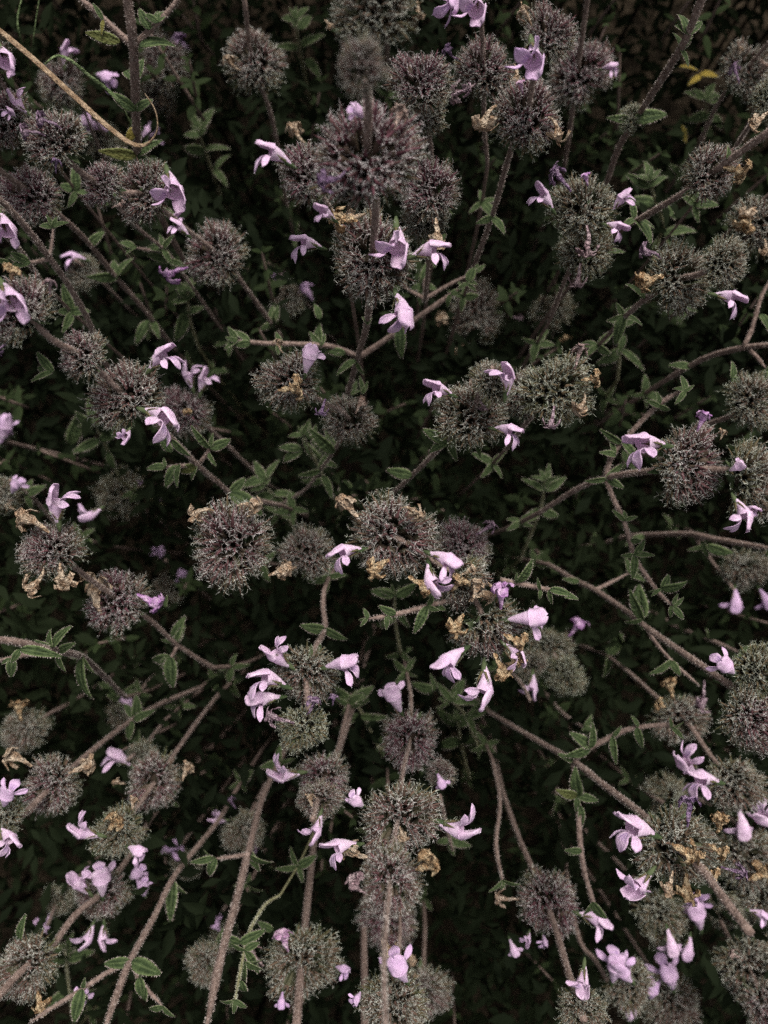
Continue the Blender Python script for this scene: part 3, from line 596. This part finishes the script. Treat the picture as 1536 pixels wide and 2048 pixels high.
stem('bare forked branch in the right gap reaching the right edge', '1340,755 1365,740 1420,712 1490,695 1560,688', .225, 3, (15, 15), [], ['1380,735 170:50'], [('1488,692 1505,655 1520,600 1540,560', -.004, 12, ['1520,630 -60:40']), ('1498,700 1515,715 1532,738', -.003, 11, [])], k=.75)
stem('long faint straight stem crossing to the right edge with small leaves at mid height', '1215,1085 1250,1074 1290,1070 1380,1068 1430,1078 1560,1100', .25, 4, (13, 15), [], ['1405,1080 -70:45', '1290,1070 200:50'], [('1400,1074 1410,1090', 0, 9, ['1410,1092 -30:60 200:40'])], k=.75)
stem('strong diagonal stem at right running down to the grey green head on the right edge', '1100,1130 1150,1160 1190,1180 1250,1220 1300,1260 1380,1315 1475,1380 1520,1400', .195, 6, (17, 20), [
  ('1522,1350 75 .15', 'f0 1465,1345 1438,1318 0 .1'), ('1508,1440 82 .6',)],
  ['1285,1240 120:75 100:85 200:40', '1275,1235 -60:30', '1160,1165 170:40'],
  [('1190,1180 1215,1168 1260,1145', .01, 9, []), ('1290,1250 1308,1280 1332,1310 1365,1342 1400,1372', .006, 9, ['1340,1320 -150:60 -60:40'])], k=.6)
stem('thin faint stem right of the strong diagonal stem', '1328,1235 1345,1250 1420,1280 1480,1305', .27, -1, (11, 12), [], ['1420,1280 100:30'])
stem('dim diagonal stem through a dark orange flecked head down to a small grey head', '1120,1270 1160,1290 1215,1312 1270,1355 1320,1400 1370,1440 1422,1512 1470,1570', .225, -1, (14, 14), [
  ('1470,1572 72 .35', 'f1 1435,1565 1370,1555 -100', 'f0 1392,1545 1352,1505 90'),
  ('1360,1440 62 .4', 'k1 1330,1415 1318,1408 0', 'k2 1345,1395 1342,1362 0', 'w0 1408,1365 1412,1425 60 .6')], ['1215,1312 -90:50 50:80'])
stem('very dim head pair below the right of the centre cluster with a pink bud above', '1085,1240 1100,1290 1125,1340', .27, -1, (11, 10), [('1100,1300 55 .2', 'p0 1140,1270 1168,1238 0 .0'), ('1132,1352 50 .1',), ])
stem('faint stem below the very dim head pair with an upright lilac flower', '1060,1330 1090,1385 1130,1430 1168,1455', .27, -1, (11, 10), [], [], [('1092,1385 1088,1380', 0, 6, [])])
stem('thick forked stem at lower right ending in the large head with many orange dried flowers', '980,1425 1030,1455 1090,1490 1147,1522 1210,1572 1280,1625 1350,1690 1400,1735 1450,1800 1500,1865', .182, 6, (20, 21), [
  ('1350,1695 92 .3 1.1', 'f1 1305,1670 1228,1645 -100', 'f2 1300,1745 1250,1800 120', 'w1 1375,1650 1390,1605 0 .9', 'k0 1345,1690 1395,1715 0', 'k1 1420,1690 1452,1712 0', 'k2 1435,1665 1448,1640 0', 'c2 1345,1745 1340,1790 0', 'k0 1372,1750 1378,1800 0', 'k1 1405,1735 1435,1755 0', 'w0 1445,1735 1495,1752 0 .8')],
  ['1147,1522 150:40'],
  [('1147,1520 1180,1495 1215,1478 1260,1458 1330,1450 1350,1458', -.014, 15, ['1180,1495 140:58 90:60 200:62', '1225,1472 -90:60 60:30', '1275,1455 110:30 -80:48', '1345,1455 20:28 -40:32 100:25']),
   ('1147,1525 1155,1600 1160,1680 1168,1740 1185,1800 1186,1812', -.016, 14, ['1155,1592 160:50:.1 115:60 -100:30 -10:55', '1160,1610 -80:55', '1162,1700 170:40 190:30', '1185,1805 -120:38 -60:45'])], k=.75)
stem('dim grey head behind the large orange flecked head, touching the right edge', '1300,1590 1400,1650 1495,1725', .24, -1, (12, 11), [('1492,1715 74 .35', 'k0 1500,1760 1540,1740 0', 'f2 1478,1620 1492,1685 0 .0', 'f1 1545,1650 1505,1615 60'), ('1530,1800 60 .3', 'f2 1500,1822 1545,1838 90 .2')])
stem('group of soft heads in the right bottom corner on one stem', '1350,1700 1410,1780 1460,1880 1510,1960 1550,2040', .24, -2, (13, 12), [('1500,1935 76 .35', 'w0 1480,1915 1465,1910 0 .3'), ('1530,2010 60 .6',), ('1450,1820 45 .2',)])
stem('dark brown head at bottom right on a slanted stem, front facing lilac flower below it', '985,1480 1005,1580 1040,1680 1075,1760 1095,1810 1118,1880 1140,1955 1168,2040', .222, 5, (15, 17), [
  ('1098,1805 76 .7', 'f2 1160,1828 1228,1855 90', 'w0 1035,1798 992,1800 0 .1', 'f1 1058,1865 1050,1895 80 .2', 'f0 1085,1870 1092,1895 60 .3', 'f2 1020,1880 1035,1915 0 .1'),
  ('1165,2022 58 .3', 'f1 1168,1930 1160,2000 128')])
stem('thin dim stem parallel to the left of the dark brown head at bottom right', '985,1520 1000,1600 992,1690 1005,1760', .25, 1, (9, 9), [])
stem('faint stem slanting off the right side of the dark brown bottom head', '1110,1560 1150,1850 1190,1920 1215,1960', .25, 2, (11, 12), [('1260,1975 60 .3', 'f0 1225,1960 1235,1905 0 .3', 'f3 1262,1960 1230,1918 40 .4')])
stem('very dim big head low in the bottom right with paired hanging flowers', '1150,1640 1270,1760 1330,1830', .25, -1, (11, 11), [('1325,1835 66 .2', 'f2 1335,1860 1350,1918 0 .0', 'f2 1380,1875 1372,1925 0 .2', 'f3 1400,1855 1385,1800 0 .2', 'f0 1400,1820 1392,1790 90 .4')])
stem('very dim head at the bottom edge between the small violet buds in the bottom right', '1180,1750 1270,1890 1345,2000', .26, -1, (11, 11), [('1345,2005 66 .4', 'f0 1345,1975 1330,1925 0 .4', 'f2 1300,1995 1308,1965 0 .6', 'f3 1258,2040 1262,2010 0 .2')])
# loose lilac flowers seen deep on the far left and elsewhere, on their own thin stalks
stem('faint small head under three dull lilac flowers beside the upper left grass blades', '260,400 200,300 150,170', .27, -1, (10, 9), [('120,165 52 .55', 'f2 130,130 135,78 80 .15', 'f1 195,150 228,160 0 .4')])
stem('faint dull head left of the thick upright stem with blurred lilac flowers below', '290,420 240,330 195,245', .30, -1, (9, 8), [('200,285 50 .2', 'f0 215,262 160,232 0 .3', 'f1 280,285 318,248 0 .3', 'f0 340,85 372,70 80 .5')])
stem('left edge head near the top with a large lilac flower facing out', '90,300 40,220 -20,130', .19, -1, (12, 11), [('-42,110 60 .6', 'f1 0,95 15,145 128 .1')])
stem('left edge head half way up with a lilac flower drooping from it', '80,560 40,500 -25,440', .195, -1, (12, 11), [('-38,440 55 .6', 'f1 0,430 20,490 120 .1')])
stem('dim left edge flowers on a thin stalk beside the dark gap', '200,930 100,905 0,880 -30,870', .28, 2, (12, 10), [('-22,860 45 .3', 'f0 0,885 12,825 -80 .3', 'f0 25,870 12,840 0 .4')], ['140,890 60:70'])
stem('faint lilac flowers over a leafy tuft at the left edge', '120,1060 70,1000 20,960', .25, -1, (10, 9), [('0,990 45 .3', 'f1 25,985 40,955 0 .3', 'c0 30,1020 10,1010 0', 'f2 200,1018 158,1042 60 .1')], ['50,990 120:40 60:38 20:45 -60:40'])
stem('two tiny faint lilac flowers in the dark left of the solitary big head', '420,1200 370,1150 330,1120', .32, -1, (9, 8), [('335,1180 38 .3', 'f0 322,1125 320,1090 -80 .4', 'f3 352,1165 372,1140 0 .5')])
stem('faint lilac flower low in the gap between the lower left stems', '330,1330 290,1370 262,1405', .30, -1, (9, 8), [('240,1430 40 .25', 'f0 270,1415 245,1390 0 .1', 'c1 205,1385 195,1398 0')], ['240,1400 120:55 30:60 -60:50'])
stem('white lilac flower above the yellow centred head at lower left', '330,1440 290,1490 255,1520', .25, -1, (10, 9), [('282,1515 42 .2', 'f0 258,1530 212,1500 -80')], ['275,1500 95:45'])
stem('dull lilac flower at the lower left beside the blurred hanging flowers', '150,1760 120,1790 95,1850', .26, -1, (9, 8), [('120,1800 38 .2', 'f1 100,1865 75,1838 80 .3', 'f3 72,1870 65,1880 0 .4')])
stem('dull lilac flowers right of the yellow centred head', '400,1640 370,1680 350,1710', .29, -1, (9, 8), [('372,1730 38 .2', 'f0 325,1705 358,1685 60 .4')])
stem('soft bell flower with violet bud in the dark between lower left stems', '500,1760 460,1800 432,1845', .29, -1, (9, 8), [('450,1870 36 .2', 'f1 440,1860 422,1835 0 .4')])
stem('faint violet flowers in the dark left of the top centre stem', '680,700 640,640 600,590', .31, -1, (9, 8), [('575,600 42 .3', 'f0 625,600 605,565 0 .5', 'f0 560,560 545,552 0 .5', 'w0 535,560 570,545 60 .5')], ['545,590 100:50 50:45'])
stem('faint lilac flower in the left dark under the second left edge head', '260,620 200,560 150,520', .27, -1, (9, 8), [('165,545 40 .3', 'f2 170,520 120,510 -80 .3')])
stem('faint pink flowers by the right edge in the dark', '1380,1060 1430,1130 1470,1180', .28, -1, (9, 8), [('1490,1140 52 .3', 'f2 1470,1180 1472,1228 0 .4', 'f2 1520,1180 1545,1220 0 .5')])
stem('upright lilac flower in the dark right of the centre cluster tip', '1020,1340 1045,1370 1060,1400', .24, -1, (9, 8), [('1062,1330 38 .3', 'f1 1065,1350 1060,1402 80 .1')])
stem('small closed purple flower by the stem right of the bottom centre heads', '905,1700 890,1640 880,1590', .23, -1, (9, 8), [('880,1545 36 .5', 'f2 875,1548 888,1578 0 .4')])
stem('low dark head above the strong diagonal stem foot', '1480,1650 1380,1590 1330,1590', .28, -1, (10, 9), [('1330,1595 60 .15',)], [], k=.2)
# leafy shoots without flower heads
SH = [('leafy shoot low in the gap left of the upper centre stem', '400,700 380,640 375,580', .26, ['375,600 60:45 120:45 180:50', '370,625 -100:70 20:45', '378,580 90:40 30:40']),
 ('broad leafed shoot under the middle left of the two small centre heads', '680,1020 650,960 625,910 605,870', .245, ['605,900 170:60 200:60', '640,915 150:62 110:50 -30:45', '620,880 100:40 60:40', '690,960 -95:75 -60:60', '650,960 200:50']),
 ('leaf tuft in the middle of the dark centre left', '600,1080 560,1010 530,970', .27, ['530,960 120:50 60:55 180:60', '545,990 0:60 -60:70 200:60']),
 ('leafy shoot right of the centre below the grey head with three flowers', '1040,1120 1080,1020 1090,960', .26, ['1090,980 150:60 30:60 80:60', '1080,1020 -150:60 -20:50']),
 ('pair of broad leaves in the dark below the leafy stem with two grey heads', '1235,760 1240,700 1245,650', .26, ['1240,700 -40:70 -140:60', '1243,660 -80:55 100:40']),
 ('leafy sprays in the dark gap at the upper right', '1440,330 1420,260 1410,200', .29, ['1410,200 80:50 20:55 150:50', '1420,230 -20:60 190:55', '1400,150 -150:34:1 -10:36:1', '1360,135 -20:38:.9', '1360,250 -70:42:.6']),
 ('leaves beside the head ringed by four flowers at upper right', '1330,450 1310,400 1300,360', .25, ['1300,375 90:60 50:50 150:60', '1310,410 -20:60 20:50 170:70', '1330,470 -60:60 20:70']),
 ('leafy shoot at the top behind the curled tan flower', '620,200 600,100 590,40', .29, ['600,60 60:50 120:50', '600,95 20:60 180:55', '610,120 -40:50']),
 ('leafy shoot in the dark under the yellowing upper left leaves', '450,420 420,330 400,270', .30, ['400,260 50:50 120:45', '410,300 0:60 180:60', '430,340 -50:55 60:45']),
 ('green tuft in the dark right of the bottom centre', '960,1500 930,1430 900,1400', .28, ['905,1400 60:60 130:55 0:65', '930,1430 -60:60 10:60', '870,1380 100:40 170:50']),
 ('soft leaves right of the two stacked heads below centre left', '760,1500 730,1440 710,1400', .27, ['700,1400 30:60 150:50', '720,1430 -10:70 -150:60']),
 ('broad dark leaves behind the centre cluster side branch', '800,1300 790,1240 790,1190', .25, ['790,1190 170:60 20:60', '795,1220 -60:50 -130:60']),
 ('soft leaf pair in the dark below right of the centre cluster', '940,1560 925,1500 915,1440', .30, ['915,1450 30:65 160:65', '920,1480 -10:70 200:60']),
 ('dim leafy shoot under the three crowded whorls at left', '240,960 215,900 190,850', .27, ['190,850 100:60 160:60', '200,880 -150:60 30:60', '215,905 -80:50']),
 ('dim leaves left of the forked stem in the bottom left', '150,2060 140,1990 130,1900', .27, ['135,1920 100:60 30:60 170:60', '140,1980 -20:60 -150:60'])]
for i, (lb, p, d, nd) in enumerate(SH): stem(lb, p, d, -1, (10, 7), [], nd, tint=.8, k=.4, name='leafy_shoot', cat='leafy shoot')
# grass blades
def blade(name, label, pts, w, m, flat_=.35):
    sp = spline(parse(pts)); V = np.array([P(*s) for s in sp]); n = len(V); o = V[0]
    root = link(name, None, None, Matrix.Translation(Vector(o))); mb = MB()
    rad = [w/2/F*.2*(1-.55*(i/(n-1))**2) for i in range(n)]
    tube(mb, V-o, rad, 8, flat_=flat_)
    me = mb.mesh(name+'_mesh', [m]); C.objects.unlink(root); bpy.data.objects.remove(root)
    ob = link(name, me, None, Matrix.Translation(Vector(o))); ob['label'] = label; ob['category'] = 'grass blade'
blade('dry_grass_blade', 'long dry tan grass blade hooked at its end in the upper left corner', '-330,-260,.30 -60,15,.205 0,62,.19 60,112,.185 140,185,.18 200,240,.178 255,283,.176 285,291,.175 305,278,.173 315,255,.171 310,220,.17 290,188,.17', 11, M_STRAW)
blade('green_grass_blade', 'thin grey green grass blade arching behind the dry one in the upper left', '300,330,.26 245,215,.205 215,180,.20 180,153,.195 140,120,.19 112,112,.19 90,128,.19', 8, M_BLADE)
blade('thin_grass_blade', 'faint upright thin grass blade leftmost of two at the top left', '70,180,.32 45,90,.26 35,40,.25 45,-10,.25', 6, M_BLADE)
blade('thin_grass_blade', 'faint upright thin grass blade nearer the thick stem of two at the top left', '70,200,.32 65,110,.26 72,40,.25 80,-10,.25', 6, M_BLADE)
# ---------------------------------------------------------------- the rest of the bush and the ground
def undergrowth():
    r_ = np.random.default_rng(5); n = N_UND
    L = []; Fc = []; base = np.array([[0, 0, 0], [.45, .2, .05], [.45, -.2, .05], [.45, 0, -.02], [1, 0, -.1], [.75, .13, 0], [.75, -.13, 0]])
    fq = np.array([[0, 3, 1], [0, 2, 3]]); fr = [[3, 4, 5], [3, 6, 4], [1, 3, 5], [3, 2, 6]]
    Fb = np.array(fq.tolist()+fr)
    rr = .62*np.sqrt(r_.random(n)); aa = r_.random(n)*2*np.pi
    x = rr*np.cos(aa); y = .03+rr*np.sin(aa)
    # clumped heights: foliage top undulates; outer ring raised, out of view, to block low light
    top = .285+.045*np.sin(x*31+1)*np.cos(y*27)+.035*np.sin(x*71+y*53)+.19*np.clip((rr-.27)/.1, 0, 1)
    z = top*r_.random(n)**.42
    keep = np.ones(n, bool)      # the dim heads poke up out of the foliage
    Q = np.stack([x, y, z], 1)
    for c, hr in LOW:
        w_ = CL-c; Lw = np.linalg.norm(w_); w_ = w_/Lw; t = (Q-c)@w_
        dd = np.linalg.norm(Q-c-t[:, None]*w_, axis=1); keep &= ~((t > -.3*hr) & (dd < hr*.85+.25*hr*np.sin(x*900)))
    x, y, z = x[keep], y[keep], z[keep]; n = len(x); rr = rr[keep]
    th_ = r_.random(n)*2*np.pi; el = r_.normal(.25, .5, n); s = r_.uniform(.006, .013, n)*(1+.6*(rr > .4))
    X = np.stack([np.cos(th_)*np.cos(el), np.sin(th_)*np.cos(el), np.sin(el)], 1)
    Y = np.stack([-np.sin(th_), np.cos(th_), np.zeros(n)], 1); rl = r_.normal(0, .5, n)[:, None]
    Z = np.cross(X, Y); Y2 = Y*np.cos(rl)+Z*np.sin(rl); Z2 = np.cross(X, Y2)
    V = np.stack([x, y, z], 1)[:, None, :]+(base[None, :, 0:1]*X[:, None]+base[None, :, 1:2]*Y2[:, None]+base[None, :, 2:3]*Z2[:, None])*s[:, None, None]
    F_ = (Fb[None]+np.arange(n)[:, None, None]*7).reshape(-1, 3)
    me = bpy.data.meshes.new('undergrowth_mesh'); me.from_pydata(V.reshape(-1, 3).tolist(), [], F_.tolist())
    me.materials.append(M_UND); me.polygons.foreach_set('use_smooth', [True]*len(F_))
    o = link('undergrowth', me); o['kind'] = 'stuff'; o['label'] = 'mass of small green leaves deep inside the bush, colour darkened for shade'; o['category'] = 'foliage'
N_UND = 120000
undergrowth()
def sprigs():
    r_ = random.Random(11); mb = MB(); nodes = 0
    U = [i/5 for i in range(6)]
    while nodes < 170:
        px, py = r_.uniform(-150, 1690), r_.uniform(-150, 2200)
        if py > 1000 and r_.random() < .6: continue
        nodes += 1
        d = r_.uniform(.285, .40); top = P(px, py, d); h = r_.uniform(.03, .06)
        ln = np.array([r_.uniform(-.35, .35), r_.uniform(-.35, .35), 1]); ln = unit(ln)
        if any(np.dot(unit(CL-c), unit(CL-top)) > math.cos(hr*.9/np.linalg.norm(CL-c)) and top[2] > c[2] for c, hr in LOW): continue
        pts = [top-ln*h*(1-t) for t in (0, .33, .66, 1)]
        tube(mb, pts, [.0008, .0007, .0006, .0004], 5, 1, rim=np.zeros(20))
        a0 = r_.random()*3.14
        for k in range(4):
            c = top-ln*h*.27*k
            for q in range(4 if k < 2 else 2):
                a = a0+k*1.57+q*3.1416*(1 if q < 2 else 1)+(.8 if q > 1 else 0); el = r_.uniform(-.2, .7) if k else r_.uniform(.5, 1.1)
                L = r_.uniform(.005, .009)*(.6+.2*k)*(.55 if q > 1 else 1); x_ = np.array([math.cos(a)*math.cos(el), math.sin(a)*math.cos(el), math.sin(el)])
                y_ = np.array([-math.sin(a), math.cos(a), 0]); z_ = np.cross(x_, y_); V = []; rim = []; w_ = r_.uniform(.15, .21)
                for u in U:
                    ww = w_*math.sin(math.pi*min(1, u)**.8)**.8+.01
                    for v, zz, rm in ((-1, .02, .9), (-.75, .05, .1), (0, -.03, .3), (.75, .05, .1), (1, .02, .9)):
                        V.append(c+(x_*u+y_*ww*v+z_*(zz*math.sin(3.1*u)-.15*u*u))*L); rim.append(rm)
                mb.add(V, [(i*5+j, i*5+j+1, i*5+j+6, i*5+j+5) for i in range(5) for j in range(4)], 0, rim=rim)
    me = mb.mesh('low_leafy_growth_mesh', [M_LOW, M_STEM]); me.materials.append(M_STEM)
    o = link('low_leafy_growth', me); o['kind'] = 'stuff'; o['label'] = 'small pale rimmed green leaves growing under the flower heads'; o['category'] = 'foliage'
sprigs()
def twigs():
    r_ = random.Random(3); mb = MB()
    for i in range(420):
        a = r_.random()*6.28; rr = .6*math.sqrt(r_.random()); x, y = rr*math.cos(a), .03+rr*math.sin(a); h = r_.uniform(.12, .27)+.12*(rr > .3)
        lx, ly = x*.25+r_.uniform(-.04, .04), y*.25+r_.uniform(-.04, .04)
        pts = [(x+lx*t*t, y+ly*t*t, h*t) for t in (0, .35, .7, 1)]
        tube(mb, pts, [.0016, .0014, .0012, .0008], 5)
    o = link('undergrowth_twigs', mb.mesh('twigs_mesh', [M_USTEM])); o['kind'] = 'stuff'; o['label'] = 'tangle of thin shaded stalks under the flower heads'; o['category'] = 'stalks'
twigs()
def ground():
    n = 60; V = []; S = 6.0
    for i in range(n+1):
        for j in range(n+1):
            u, v = 2*i/n-1, 2*j/n-1; x, y = S*u*abs(u)**1.5, S*v*abs(v)**1.5
            V.append((x, y, .004*math.sin(x*37)*math.cos(y*41)-.004))
    Fc = [(i*(n+1)+j, (i+1)*(n+1)+j, (i+1)*(n+1)+j+1, i*(n+1)+j+1) for i in range(n) for j in range(n)]
    me = bpy.data.meshes.new('soil_mesh'); me.from_pydata(V, [], Fc); me.materials.append(M_SOIL)
    o = link('ground', me); o['kind'] = 'structure'
ground()
